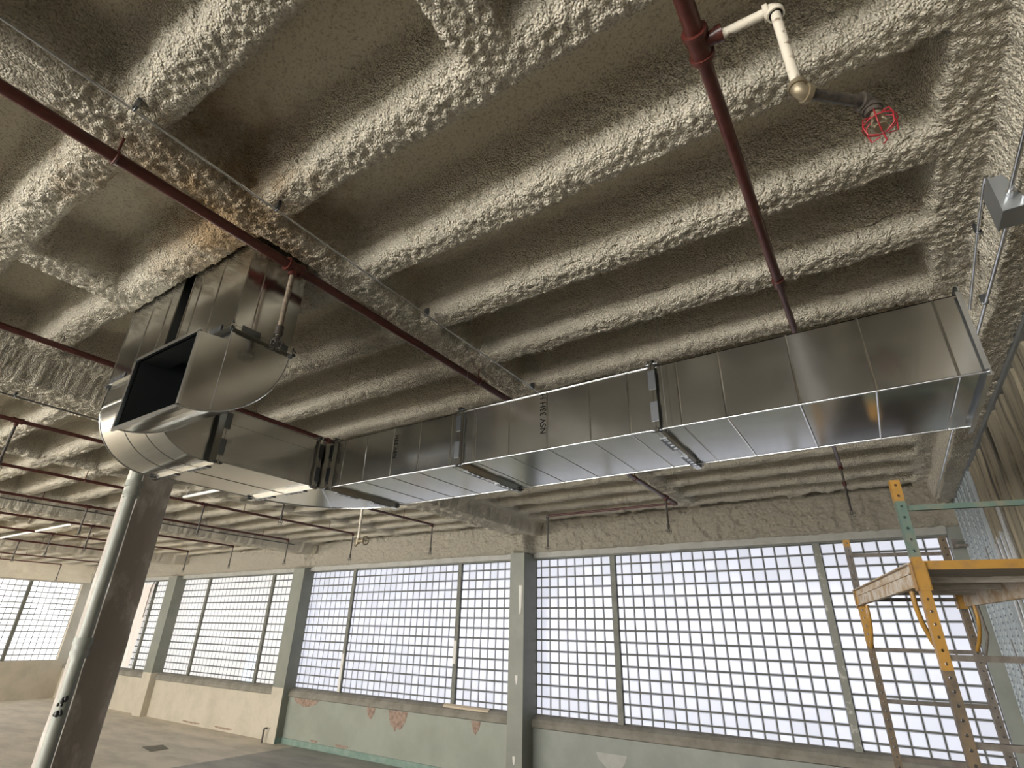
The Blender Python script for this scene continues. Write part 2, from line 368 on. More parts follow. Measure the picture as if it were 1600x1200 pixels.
for n, x0, x1, y0, cream in pil:
    b = MB(); b.box((x0, y0, WB if cream else -2.55), (x1, 10.15, 1.47))
    if cream:
        b.cur = 1; b.box((x0, y0 - 0.001, -2.55), (x1 - 0.004, 10.15, WB))
        b.cur = 0; b.box((x1 - 0.004, y0, -2.55), (x1, 10.15, WB)) if n == 'B' else None
    p = b.build('pilaster', [M['paint_green'], M['paint_cream']], wall_back)
    if n == 'B': p['label'] = 'pilaster painted green above and cream below'
MB().box((-13.07, 9.855, -2.55), (-6.29, 9.88, -2.43)).build('baseboard', M['paint_base'], wall_back)
MB().box((-13.0701, 9.67, -2.55), (-13.06, 9.86, -2.43)).build('baseboard', M['paint_base'], wall_back)
# spalled plaster under the sill and scrapes on the pilaster
def patch(cx, zt, wd, ht, y, m, name='spalled_patch', seed=0, n=12):
    r = random.Random(seed); pts = [(cx - wd / 2, zt), (cx + wd / 2, zt)]
    for i in range(n + 1):
        t = i / n; prof = math.sin(math.pi * min(1, max(0, t))) ** 0.6
        pts.append((cx + wd / 2 - wd * t, zt - 0.02 - ht * prof * (0.82 + 0.25 * r.random())))
    return MB().ext(pts, 'y', y - 0.004, y + 0.004).build(name, m, wall_back)
for cx, zt, wd, ht, sd in [(-12.4, -1.58, 0.9, 0.14, 1), (-10.15, -1.58, 0.26, 0.2, 2), (-9.33, -1.58, 0.56, 0.36, 3), (-7.25, -1.58, 0.22, 0.2, 4)]:
    patch(cx, zt, wd, ht, 9.878, M['chip'], seed=sd)
for cx, zt, wd, ht, sd in [(-10.95, -2.37, 0.42, 0.035, 5), (-11.9, -2.37, 0.22, 0.03, 8), (-17.2, -2.47, 0.9, 0.02, 9), (-15.6, -2.46, 0.8, 0.025, 10)]:
    patch(cx, zt, wd, ht, 9.878, M['chip'], seed=sd)
for cx, zt, wd, ht, sd in [(-6.04, 0.85, 0.07, 0.55, 11), (-6.1, -0.72, 0.05, 0.14, 12), (-6.13, -1.98, 0.05, 0.12, 13)]:
    patch(cx, zt, wd, ht, 9.519, M['chip_pale'], 'paint_scrape', sd)
patch(-4.42, -1.80, 0.55, 0.22, 9.8785, M['lintel'], 'plaster_smear', 21)

# sprayed foam over the spandrel
sx = lines([(-27.2, -20, 0.14), (-20, -13, 0.08), (-13, -6.5, 0.05), (-6.5, 1.15, 0.028)]); sz = lines([(1.485, 2.6, 0.026)])
SX, SZ = np.meshgrid(sx, sz)
SY = np.full_like(SX, 9.80)
for n, x0, x1, y0, cream in pil:
    dd = smin(SX - x0 + 0.03, x1 + 0.03 - SX, 0.02)
    SY = np.minimum(SY, 9.80 - (9.80 - y0 + 0.03) * sst(-0.02, 0.03, dd))
SY = SY + 0.16 * (1 - sst(0.0, 0.05, SZ - 1.485))
SY = SY + vnoise(SX * 5, SZ * 5, SX * 0) * 0.02 + vnoise(SX * 13, SZ * 13, SX * 0 + 1) * 0.07 + vnoise(SX * 27, SZ * 27, SX * 0 + 3) * 0.035
ii = np.arange(SX.size).reshape(SX.shape)
sq = np.stack([ii[:-1, :-1], ii[:-1, 1:], ii[1:, 1:], ii[1:, :-1]], -1).reshape(-1, 4)
sp_ = grid_mesh('foam_spandrel', np.stack([SX.ravel(), SY.ravel(), SZ.ravel()], -1), sq, M['foam_dim'], wall_back)
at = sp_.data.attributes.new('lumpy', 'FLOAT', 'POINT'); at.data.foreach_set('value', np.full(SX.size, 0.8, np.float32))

# ------------------------------------------------------------------ glass block windows
def block_mesh():
    me = bpy.data.meshes.new('glass_block')
    rings = [(0.5, 0.0), (0.455, -0.014), (0.40, -0.020)]
    v = []
    for r, y in rings: v += [(-r, y, -r), (r, y, -r), (r, y, r), (-r, y, r)]
    f = []
    for k in range(2):
        for j in range(4): f.append((4 * k + j, 4 * k + (j + 1) % 4, 4 * k + 4 + (j + 1) % 4, 4 * k + 4 + j))
    f.append((8, 9, 10, 11))
    me.from_pydata(v, [], f); me.materials.append(M['block']); me.materials.append(M['block_rim'])
    me.polygons.foreach_set('material_index', [1] * 4 + [0] * 5); me.update()
    return me, v, f
BM, BV, BF = block_mesh()
proto = bpy.data.objects.new('glass_block', BM)
PITCH = 0.192
def edges(a, b, anchor_end):
    out = []
    if anchor_end:
        x = b
        while x > a + 0.03: out.append(x); x -= PITCH
        out.append(a)
    else:
        x = a
        while x < b - 0.03: out.append(x); x += PITCH
        out.append(b)
    return sorted(out)
row_e = [WB] + [-1.271 + PITCH * i for i in range(14)] + [WT]
def window(no, x0, x1, single, label, endside):
    b = MB().box((x0, 10.03, WB), (x1, 10.14, WT))
    wdw = b.build('window_%d' % no, M['mortar'])
    struct(wdw, label, 'window')
    ce = edges(x0, x1, endside); clear = no == 8
    j = MB()
    for c0, c1 in zip(ce[:-1], ce[1:]):
        for r0, r1 in zip(row_e[:-1], row_e[1:]):
            sx_, sz_ = (c1 - c0) - 0.018, (r1 - r0) - 0.022
            cx, cz = (c0 + c1) / 2, (r0 + r1) / 2
            if single:
                o = proto.copy(); C.objects.link(o); o.parent = wdw
                o.location = (cx, 10.029, cz + H); o.scale = (sx_, 1 + 0.25 * random.random(), sz_)
                o.rotation_euler = (random.uniform(-.012, .012), 0, random.uniform(-.012, .012))
            else:
                off = len(j.v)
                j.v += [(cx + p[0] * sx_, 10.029 + p[1], cz + p[2] * sz_) for p in BV]
                for q, f in enumerate(BF): j.f.append([t + off for t in f]); j.mi.append(1 if q < 4 else (2 if clear and c1 > x1 - 0.55 and r1 < -0.62 else 0)); j.sm.append(False)
    if not single:
        o = j.build('glass_blocks', [M['block_far'], M['block_rim'], M['block_clear']], wdw, fix=False); o['kind'] = 'stuff'
    return wdw
wins = [(-5.957, -4.31, True, 'narrow glass block window panel right of the middle pilaster', True),
        (-4.21, -0.83, True, 'widest glass block window panel nearest the scaffold', True),
        (-0.735, 0.90, True, 'glass block window panel behind the rolling scaffold', False),
        (-13.07, -11.44, True, 'narrow glass block panel right of the green and cream pilaster', True),
        (-11.345, -7.99, True, 'wide glass block panel over the spalled plaster wall', True),
        (-7.895, -6.29, True, 'narrow glass block panel left of the middle pilaster', False),
        (-19.71, -18.22, False, 'narrow far glass block panel next to the curtain pilaster', True),
        (-18.12, -14.86, False, 'far glass block panel above the cream wall with a clear lower corner', True),
        (-14.76, -13.53, False, 'narrow far glass block panel left of the two tone pilaster', False),
        (-21.55, -20.24, False, 'glass block panel right of the hanging plastic sheet', True),
        (-26.2, -21.65, False, 'glass block panel behind the hanging plastic sheet', True)]
for i, (a0, a1, s1, lb, es) in enumerate(wins): window(i + 1, a0, a1, s1, lb, es)
for i, (a0, a1, m_) in enumerate([(-4.31, -4.21, 'mullion'), (-0.83, -0.735, 'mullion_chip'), (-11.44, -11.345, 'mullion'), (-7.99, -7.895, 'mullion'),
                                  (-18.22, -18.12, 'mullion'), (-14.86, -14.76, 'mullion'), (-21.65, -21.55, 'mullion')]):
    MB().box((a0, 9.965, WB - 0.01), (a1, 10.14, WT)).build('mullion', M[m_], wall_back)
# chipped paint on the two mullions of the middle bay
for x, z0, z1 in [(-11.40, -1.36, -0.55), (-7.95, -0.62, -0.18)]:
    MB().box((x - 0.045, 9.962, z0), (x + 0.03, 9.966, z1)).build('paint_scrape', M['chip_pale'], wall_back)

# ------------------------------------------------------------------ end wall on the left with its sunlit windows
b = MB(); b.box((-27.3, -13.2, -2.55), (-26.75, 10.0, -1.31)); b.box((-27.3, -13.2, 1.40), (-26.75, 10.0, 2.9)); b.box((-27.3, 9.62, -1.31), (-26.75, 10.0, 1.40))
wall_left = b.build('wall_left', M['paint_cream']); struct(wall_left, 'cream end wall with sunlit glass block windows', 'wall')
def left_window(no, y0, y1, label):
    wdw = MB().box((-27.2, y0, -1.31), (-26.9, y1, 1.40)).build('window_%d' % no, M['mortar_left']); struct(wdw, label, 'window')
    j = MB(); ny_ = max(1, int(round((y1 - y0) / PITCH))); nz_ = 14
    for a_ in range(ny_):
        for c_ in range(nz_):
            cy = y0 + (a_ + .5) * (y1 - y0) / ny_; cz = -1.31 + (c_ + .5) * 2.71 / nz_
            sy = (y1 - y0) / ny_ - 0.024; sz_ = 2.71 / nz_ - 0.034
            off = len(j.v)
            j.v += [(-26.899 - p[1], cy - p[0] * sy, cz + p[2] * sz_) for p in BV]
            for f in BF: j.f.append([t + off for t in f]); j.mi.append(0); j.sm.append(False)
    o = j.build('glass_blocks', M['block_left'], wdw, fix=False); o['kind'] = 'stuff'
left_window(12, 8.05, 9.62, 'sunlit glass block panel in the end wall nearest the corner')
left_window(13, 4.6, 7.95, 'sunlit glass block panel at the left edge of the view')
left_window(14, -12.0, 4.5, 'sunlit glass block panels further along the end wall')
for y in (8.0, 4.55): MB().box((-26.95, y - 0.05, -1.31), (-26.84, y + 0.05, 1.40)).build('mullion', M['mullion'], wall_left)
fx = lines([(-13, 4, 0.3), (4, 9.85, 0.12)]); fz = lines([(1.43, 2.6, 0.06)])
FX, FZ = np.meshgrid(fx, fz); FY = -26.66 + vnoise(FX * 7, FZ * 7, FX * 0) * 0.05
ii = np.arange(FX.size).reshape(FX.shape)
grid_mesh('foam_spandrel', np.stack([FY.ravel(), FX.ravel(), FZ.ravel()], -1), np.stack([ii[:-1, :-1], ii[:-1, 1:], ii[1:, 1:], ii[1:, :-1]], -1).reshape(-1, 4), M['foam'], wall_left)

# ------------------------------------------------------------------ window wall behind the camera
b = MB(); b.box((-28.2, -13.4, -2.55), (1.7, -13.0, -1.35)); b.box((-28.2, -13.4, 1.45), (1.7, -13.0, 2.9))
wall_front = b.build('wall_front', M['paint_cream']); struct(wall_front, 'cream wall with tall windows behind the viewer', 'wall')
for i in range(4):
    x0 = -27.0 + i * 7.0; wf = MB().box((x0, -13.1, -1.35), (x0 + 6.5, -13.05, 1.45)).build('window_%d' % (15 + i), M['daylight'])
    struct(wf, 'tall bright window behind the viewer', 'window')
    MB().box((x0 + 6.5, -13.2, -1.35), (x0 + 7.0, -12.95, 1.45)).build('pilaster', M['paint_green'], wall_front)

# ------------------------------------------------------------------ right wall: weathered boards, steel strips
wall_right = MB().box((1.14, -13.4, -2.55), (1.7, 10.2, 3.6)).build('wall_right', M['backing'])
struct(wall_right, 'right hand wall of weathered vertical boards beside galvanized strips', 'wall')
yb = [7.82, 7.60, 7.34, 7.10, 6.86, 6.60, 6.15, 5.65, 5.25, 4.75, 4.29, 3.8, 3.3, 2.8, 2.3, 1.8, 1.3, 0.8]
for i in range(len(yb) - 1):
    r = random.Random(i * 3 + 1); y1, y0 = yb[i], yb[i + 1]; m_ = MB(); n = 22
    fr = []; g0, g1 = 0.03 + 0.03 * r.random(), 0.03 + 0.03 * r.random()
    for k in range(n + 1):
        z = -2.55 + 4.38 * k / n - (0.05 * r.random() if k == n else 0)
        fr.append((y0 + g0 + 0.035 * (r.random() - .5), y1 - g1 + 0.035 * (r.random() - .5), z, 1.076 + 0.012 * r.random()))
    vs = []; fs = []
    for (ya, yc, z, x) in fr: vs += [(1.14, ya, z), (x, ya + 0.008, z), (x - 0.006 * r.random(), (ya + yc) / 2, z), (x, yc - 0.008, z), (1.14, yc, z)]
    for k in range(n):
        for j in range(4): fs.append((5 * k + j, 5 * k + j + 1, 5 * k + 6 + j, 5 * k + 5 + j))
    m_.add(vs, fs); m_.build('board', M['board'], wall_right)
for y, z0, z1 in [(7.62, -2.5, 0.95), (7.36, -2.5, 0.98), (7.10, -2.5, 1.0), (6.86, -2.5, 1.25)]:
    MB().box((1.05, y - 0.012, z0), (1.12, y + 0.012, z1)).build('edge_strip', M['galv_bright'], wall_right)
MB().box((1.06, 1.0, 1.79), (1.10, 10.0, 1.87)).build('corner_angle', M['box'], wall_right)
# galvanized strips with pressed tabs
for i, y in enumerate([8.03, 8.42, 8.80, 9.20, 9.62]):
    wd = 0.19
    m_ = MB(); m_.box((1.075, y - wd, -2.55), (1.14, y + wd, 1.80))
    m_.box((1.055, y - wd, -2.55), (1.076, y - wd + 0.035, 1.80)); m_.box((1.055, y + wd - 0.035, -2.55), (1.076, y + wd, 1.80)); m_.box((1.062, y - 0.03, -2.55), (1.076, y + 0.03, 1.80))
    st = m_.build('steel_strip', M['strip'], wall_right)
    t_ = MB()
    for k in range(52):
        z = -1.9 + k * 0.07
        for yo in (-0.10, 0.10): t_.hexa([(1.076, y + yo - 0.035, z), (1.076, y + yo + 0.035, z + 0.02), (1.076, y + yo + 0.035, z + 0.035), (1.076, y + yo - 0.035, z + 0.015),
                                          (1.058, y + yo - 0.03, z), (1.058, y + yo + 0.03, z + 0.02), (1.062, y + yo + 0.03, z + 0.03), (1.062, y + yo - 0.03, z + 0.012)])
    o = t_.build('pressed_tabs', M['strip'], st); o['kind'] = 'stuff'
for y, z0, z1 in [(8.23, 0.62, 1.0), (8.61, -0.35, 0.05), (8.2, -0.65, -0.3)]:
    MB().box((1.05, y - 0.03, z0), (1.08, y + 0.03, z1)).build('dark_slot', M['scaf_dark'], wall_right)
b = MB(); b.bar((0.93, 9.7, 1.22), (1.10, 9.6, 1.2), 0.03); b.box((0.90, 9.68, 1.18), (0.96, 9.78, 1.30)); b.build('wall_bracket', M['scaf_dark'], wall_right)

# ------------------------------------------------------------------ concrete column and its drain pipe
col = MB()
x0, x1, y0, y1 = -6.08, -5.75, 2.25, 2.56
n = 24; vs = []; fs = []
for k in range(n + 1):
    z = -2.55 + (1.86 + 2.55) * k / n
    for (x, y) in ((x0, y0 + .02), (x0 + .02, y0), (x1 - .02, y0), (x1, y0 + .02), (x1, y1 - .02), (x1 - .02, y1), (x0 + .02, y1), (x0, y1 - .02)):
        vs.append((x + 0.008 * (random.random() - .5), y + 0.008 * (random.random() - .5), z))
for k in range(n):
    for j in range(8): fs.append((8 * k + j, 8 * k + (j + 1) % 8, 8 * k + 8 + (j + 1) % 8, 8 * k + 8 + j))
col.add(vs, fs)
colo = col.build('concrete_column', M['concrete'])
tag(colo, 'dark stained bare concrete column carrying the ceiling beam', 'column', kind='structure')
dp = thing('drain_pipe', (-5.70, 2.19, -2.55), 'pale green painted drain pipe strapped to the concrete column', 'pipe')
MB().cyl((-5.70, 2.19, -2.55), (-5.70, 2.19, 1.85), 0.048, 20).build('pipe', M['pvc'], dp)
for z in (1.13, -0.20, -1.52):
    b = MB(); b.cyl((-5.70, 2.19, z - 0.07), (-5.70, 2.19, z + 0.07), 0.059, 20); b.cyl((-5.70, 2.19, z + 0.03), (-5.70, 2.19, z + 0.085), 0.071, 20); b.cyl((-5.70, 2.19, z - 0.045), (-5.70, 2.19, z - 0.010), 0.069, 20)
    b.build('coupling', M['pvc'], dp)
r = random.Random(4); b = MB()
for k in range(11):
    an = math.radians(-60 + 75 * r.random() - 20); z = -0.60 + 0.07 * (r.random() - .5) * 2
    p = Vector((-5.70 + 0.047 * math.cos(an), 2.19 + 0.047 * math.sin(an), z)); s_ = 0.008 + 0.014 * r.random()
    b.tube([p - Vector((0, 0, s_)), p, p + Vector((0, 0, s_ * 1.2))], [s_ * .4, s_, s_ * .4], 7)
b.build('tar_spatter', M['tar'], dp)

# ------------------------------------------------------------------ sheet metal ducts
YN, YF, ZB, ZT = 2.50, 3.19, 0.938, 1.287
def frame(name, plane, t, a0, a1, b0, b1, parent, clips=True, th=0.017, pr=0.026):
    """a bolted duct flange round a rectangular duct; plane is the axis it faces"""
    def P(a, b, c):
        return (c, a, b) if plane == 'x' else ((a, c, b) if plane == 'y' else (a, b, c))
    def bx(m_, a_0, a_1, b_0, b_1, c0, c1):
        p, q = P(a_0, b_0, c0), P(a_1, b_1, c1)
        m_.box(tuple(min(i, j) for i, j in zip(p, q)), tuple(max(i, j) for i, j in zip(p, q)))
    m_ = MB()
    for s0, s1 in ((-.006, -.001), (.001, .006)) if clips else ((-.006, 0.0),):
        for (u0, u1, v0, v1) in ((a0 - pr, a1 + pr, b0 - pr, b0 + .002), (a0 - pr, a1 + pr, b1 - .002, b1 + pr), (a0 - pr, a0 + .002, b0, b1), (a1 - .002, a1 + pr, b0, b1)):
            bx(m_, u0, u1, v0, v1, t + s0, t + s1)
    for s0, s1 in ((-th, -.006), (.006, th)) if clips else ((-th, -.006),):      # turned lips
        for (u0, u1, v0, v1) in ((a0 - pr, a1 + pr, b0 - pr, b0 - pr + .003), (a0 - pr, a1 + pr, b1 + pr - .003, b1 + pr), (a0 - pr, a0 - pr + .003, b0, b1), (a1 + pr - .003, a1 + pr, b0, b1)):
            bx(m_, u0, u1, v0, v1, t + s0, t + s1)
    o = m_.build(name, M['galv'] if clips else M['galv_bright'], parent)  # end flange: window light on it put into a brighter metal colour
    if clips:
        c = MB(); d = MB()
        for ax, (u0, u1) in ((0, (a0, a1)), (1, (b0, b1))):
            L_ = u1 - u0; nn = 2
            for k in range(nn):
                m0 = u0 + L_ * (k + .5) / nn - L_ * .15; m1 = m0 + L_ * .30
                for lo, hi in (((b0 - pr - .005, b0 - pr), (b1 + pr, b1 + pr + .005)) if ax == 0 else ((a0 - pr - .005, a0 - pr), (a1 + pr, a1 + pr + .005))):
                    if ax == 0: bx(c, m0, m1, lo, hi, t - th - .002, t + th + .002)
                    else: bx(c, lo, hi, m0, m1, t - th - .002, t + th + .002)
                    for q in range(4 if ax == 0 else 0):
                        s0 = m0 + (m1 - m0) * (q + .3) / 4; s1 = s0 + (m1 - m0) * .10
                        l2, h2 = (lo - .0008, lo + .001) if lo < (b0 if ax == 0 else a0) else (hi - .001, hi + .0008)
                        if ax == 0: bx(d, s0, s1, l2, h2, t - .004, t + th)
                        else: bx(d, l2, h2, s0, s1, t - .004, t + th)
        c.build('cleat', M['galv_clip'], o); d.build('cleat', M['galv_bright'], o)
        c = MB()
        for u in (a0 - pr * .4, a1 + pr * .4):
            for v in (b0 - pr * .4, b1 + pr * .4):
                c.cyl(P(u, v, t - 0.035), P(u, v, t + 0.035), 0.005, 6); c.cyl(P(u, v, t - 0.022), P(u, v, t - 0.012), 0.010, 6); c.cyl(P(u, v, t + 0.012), P(u, v, t + 0.022), 0.010, 6)
        c.build('bolt', M['galv_clip'], o)
    return o
def shell(m_, prof0, prof1):
    pass
duct = thing('ceiling_duct', (-1.4, 2.85, ZB), 'long galvanized duct run with radius elbows hung under the ceiling', 'duct')
def straight(x0, x1, seams):
    m_ = MB(); t = 0.004
    for (y0, y1, z0, z1) in ((YN, YN + t, ZB, ZT), (YF - t, YF, ZB, ZT), (YN, YF, ZB, ZB + t), (YN, YF, ZT - t, ZT)):
        # panels between beads are very slightly dished
        m_.box((x0, y0, z0), (x1, y1, z1))
    s = m_.build('duct_section', M['galv'], duct)
    b = MB()
    for x in seams:
        h = 0.0028
        b.ext([(x - .007, YN + .001), (x, YN - h), (x + .007, YN + .001)], 'z', ZB, ZT)
        b.ext([(x - .007, ZB + .001), (x, ZB - h), (x + .007, ZB + .001)], 'y', YN, YF)
    b.build('stiffening_bead', M['galv'], s)
    b = MB()
    b.tube([(x0, YN - .002, ZB - .002), (x1, YN - .002, ZB - .002)], 0.005, 6); b.tube([(x0, YN - .001, ZT), (x1, YN - .001, ZT)], 0.004, 6) if seams[0] == -0.925 else None; b.tube([(x0, YF, ZB - .001), (x1, YF, ZB - .001)], 0.004, 6)
    b.build('corner_seam', M['galv_bright'], s)
    return s
FX1, FX2, FX3, XE = -0.782, -2.05, -3.262, 0.508
s1 = straight(FX1, XE, [0.416, 0.145, -0.141, -0.45, -0.66])
s2 = straight(FX2, FX1, [-0.925, -1.151, -1.42, -1.68, -1.93])
s3 = straight(FX3, FX2, [-2.127, -2.40, -2.649, -2.914, -3.15])
for x in (FX1, FX2, FX3): frame('flange', 'x', x, YN, YF, ZB, ZT, duct)
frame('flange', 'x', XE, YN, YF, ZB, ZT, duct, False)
# stencilled mill marks
def stencil(txt, x, z, size, parent):
    cu = bpy.data.curves.new('stencil_marking', 'FONT'); cu.body = txt; cu.size = size; cu.extrude = 0.0008; cu.align_x = 'LEFT'
    o = bpy.data.objects.new('stencil_marking', cu); C.objects.link(o); o.data.materials.append(M['stencil'])
    me = bpy.data.meshes.new_from_object(o); bpy.data.objects.remove(o); bpy.data.curves.remove(cu)
    o = bpy.data.objects.new('stencil_marking', me); C.objects.link(o); o['kind'] = 'stuff'
    o0 = ORG[parent.name]; o.parent = parent
    o.location = (x - o0[0], YN - 0.0015 - o0[1], z + H - o0[2])
    o.rotation_euler = (math.radians(90), math.radians(-90), 0)
    return o
stencil('NSV 33H H', -1.43, 1.03, 0.052, s2)
stencil('N5V 33H', -2.605, 1.06, 0.044, s3)
# flat radius elbow between the two runs
XL, XR = -4.10, -3.345
c0 = (-3.315, 2.445)
outer = arc(c0, 0.75, 90, 180, 18); outer = [(FX3, YF)] + [(c0[0] + (p[0] - c0[0]) * 1.04, p[1]) for p in outer] + [(XL, 2.42)]
poly = [(FX3, YN), (XR + 0.0, YN), (XR, 2.42)] + outer[::-1]
def flat_prism(poly, z0, z1, skip):
    m_ = MB(); n = len(poly)
    vs = [(a, b, z0) for a, b in poly] + [(a, b, z1) for a, b in poly]
    fs = [tuple(range(n))[::-1], tuple(range(n, 2 * n))] + [(i, (i + 1) % n, (i + 1) % n + n, i + n) for i in range(n) if i not in skip]
    return m_.add(vs, fs)
e = flat_prism(poly, ZB, ZT, ()).build('radius_elbow', M['galv'], duct)
b = MB(); b.tube([(p[0], p[1], ZB - .002) for p in poly[3:]], 0.004, 6); b.tube([(FX3, YN, ZB - .002), (XR, YN, ZB - .002), (XR, 2.42, ZB - .002)], 0.004, 6)
b.bar((XR, YN, ZB - .002), (-3.85, 3.02, ZB - .002), 0.006); b.build('corner_seam', M['galv_bright'], e)
# run along the other axis
F1, F2 = 1.69, 2.42
m_ = MB(); m_.box((XL, F1, ZB), (XR, F2, ZT)); s4 = m_.build('duct_section', M['galv'], duct)
b = MB(); b.tube([(XR, F1, ZB), (XR, F2, ZB)], 0.004, 6); b.tube([(XR, F1, ZT), (XR, F2, ZT)], 0.004, 6); b.tube([(XL, F1, ZB), (XL, F2, ZB)], 0.004, 6)
b.bar((XR - .40, F1, ZB - .001), (XR - .40, F2, ZB - .001), 0.004); b.bar((XR + .001, F1, ZT - .09), (XR + .001, F2, ZT - .09), 0.004); b.build('corner_seam', M['galv'], s4)
frame('flange', 'y', F1, XL, XR, ZB, ZT, duct); frame('flange', 'y', F2, XL, XR, ZB, ZT, duct)
# riser elbow of the long run (profile in Y-Z)
E0, E1 = -4.12, -3.40
prof = [(1.25, 1.46), (1.25, 1.32)] + [p for p in arc((1.635, 1.322), 0.385, 180, 270, 16)] + [(F1, ZB - .001), (F1, ZT)] + arc((1.665, 1.345), 0.055, 270, 180, 5) + [(1.61, 1.46)]
e2 = MB()
nP = len(prof); vs = [(E0, a, b) for a, b in prof] + [(E1, a, b) for a, b in prof]
e2.add(vs, [tuple(range(nP)), tuple(range(2 * nP - 1, nP - 1, -1))]); e2.add(vs, [(i, i + nP, (i + 1) % nP + nP, (i + 1) % nP) for i in range(nP) if i < 19], True)
e2.add(vs, [(i, i + nP, (i + 1) % nP + nP, (i + 1) % nP) for i in range(nP) if i >= 19])
e2o = e2.build('riser_elbow', M['galv'], duct)
b = MB(); hp = [(1.25, 1.46), (1.25, 1.32)] + arc((1.635, 1.322), 0.386, 180, 270, 16) + [(F1, ZB)]
for x in (E0, E1, E0 + .30, E0 + .52): b.tube([(x, a, c) for a, c in hp], 0.004 if x in (E0, E1) else 0.0025, 6)
b.build('corner_seam', M['galv'], e2o)
def riser(x0, x1, y0, y1, z0, z1, parent, beads):
    rr = MB().box((x0, y0, z0), (x1, y1, z1)).build('riser', M['galv'], parent)
    b = MB()
    for x in beads: b.ext([(x - .006, y0 + .001), (x, y0 - .004), (x + .006, y0 + .001)], 'z', z0, z1)
    for y in (y0 + .10, y1 - .10): b.ext([(x1 - .001, y - .005), (x1 + .004, y), (x1 - .001, y + .005)], 'z', z0, z1)
    b.tube([(x1, y0, z0), (x1, y0, z1)], 0.005, 6); b.tube([(x0, y0, z0), (x0, y0, z1)], 0.005, 6)
    b.build('stiffening_bead', M['galv'], rr)
    return rr
riser(E0 - .07, E1 - .10, 1.26, 1.61, 1.47, 2.95, duct, [E0 + .25, E0 + .50])
frame('flange', 'z', 1.465, E0, E1, 1.25, 1.61, duct)
# hanger cables of the long run
for x in (FX1 + .06, FX2 + .06, FX3 + .08):
    for y in (YN - .045, YF + .045):
        MB().cyl((x, y, ZB - .04), (x, y, 2.10), 0.0009, 5).build('hanger_cable', M['cable'], duct)

ret = thing('open_ceiling_duct', (-3.03, 1.3, 0.96), 'galvanized duct elbow with a dark open mouth hanging from a riser', 'duct')
R0, R1, RY0, RY1, RZ = -3.355, -2.69, 1.262, 1.622, 1.49
rr = riser(R0, R1, RY0, RY1, RZ, 2.95, ret, [R0 + .12, R0 + .36])
frame('flange', 'z', RZ, R0, R1, RY0, RY1, ret)
OY, OZ0, OZ1 = 1.11, 0.967, 1.385
heel = arc((OY, RZ - 0.005), 0.517, 270, 360, 20)          # from the mouth floor up to the riser back
prof = [(RY0, RZ), (RY0, OZ1 + .02), (OY, OZ1)] + [(OY, OZ0)] + heel[1:-1] + [(RY1, RZ)]
n = len(prof); e1 = MB()
for x in (R0, R1):
    e1.add([(x, a, c) for a, c in prof], [tuple(range(n))])
vs = [(R0, a, c) for a, c in prof] + [(R1, a, c) for a, c in prof]
for i in range(n):
    if i in (2, n - 1): continue                              # the mouth, and the top into the riser
    e1.add([vs[i], vs[i + n], vs[(i + 1) % n + n], vs[(i + 1) % n]], [(0, 1, 2, 3)])
e1o = e1.build('open_elbow', M['galv'], ret, fix=False)
# dark lining inside the mouth
l = MB(); d = 0.006
li = [(OY + .01, OZ1 - d), (RY0 + d, OZ1 + .02 - d), (RY0 + d, RZ - .02), (RY1 - d, RZ - .02)] + [(OY + (a - OY) * .985, RZ - (RZ - c) * .985) for a, c in heel[::-1]][:-1] + [(OY + .01, OZ0 + d)]
n2 = len(li)
for x in (R0 + d, R1 - d): l.add([(x, a, c) for a, c in li], [tuple(range(n2))])
vs = [(R0 + d, a, c) for a, c in li] + [(R1 - d, a, c) for a, c in li]
for i in range(n2 - 1): l.add([vs[i], vs[i + n2], vs[i + 1 + n2], vs[i + 1]], [(0, 1, 2, 3)])
l.build('lining', M['dark'], e1o, fix=False)
b = MB()
for x in (R0, R1): b.tube([(x, OY, OZ0)] + [(x, a, c) for a, c in heel], 0.005, 6)
b.ext([(R1 - .001, RY0 - .004), (R1 + .004, RY0), (R1 - .001, RY0 + .004)], 'z', OZ0 + .03, RZ)
b.build('corner_seam', M['galv_bright'], e1o)
# rolled rim of the mouth
b = MB(); q = 0.014
b.box((R0 - q, OY - .012, OZ0 - q), (R1 + q, OY, OZ0 + .006)); b.box((R0 - q, OY - .012, OZ1 - .006), (R1 + q, OY, OZ1 + q)); b.box((R0 - q, OY - .012, OZ0), (R0 + .006, OY, OZ1)); b.box((R1 - .006, OY - .012, OZ0), (R1 + q, OY, OZ1))
b.build('mouth_rim', M['galv_bright'], ret)

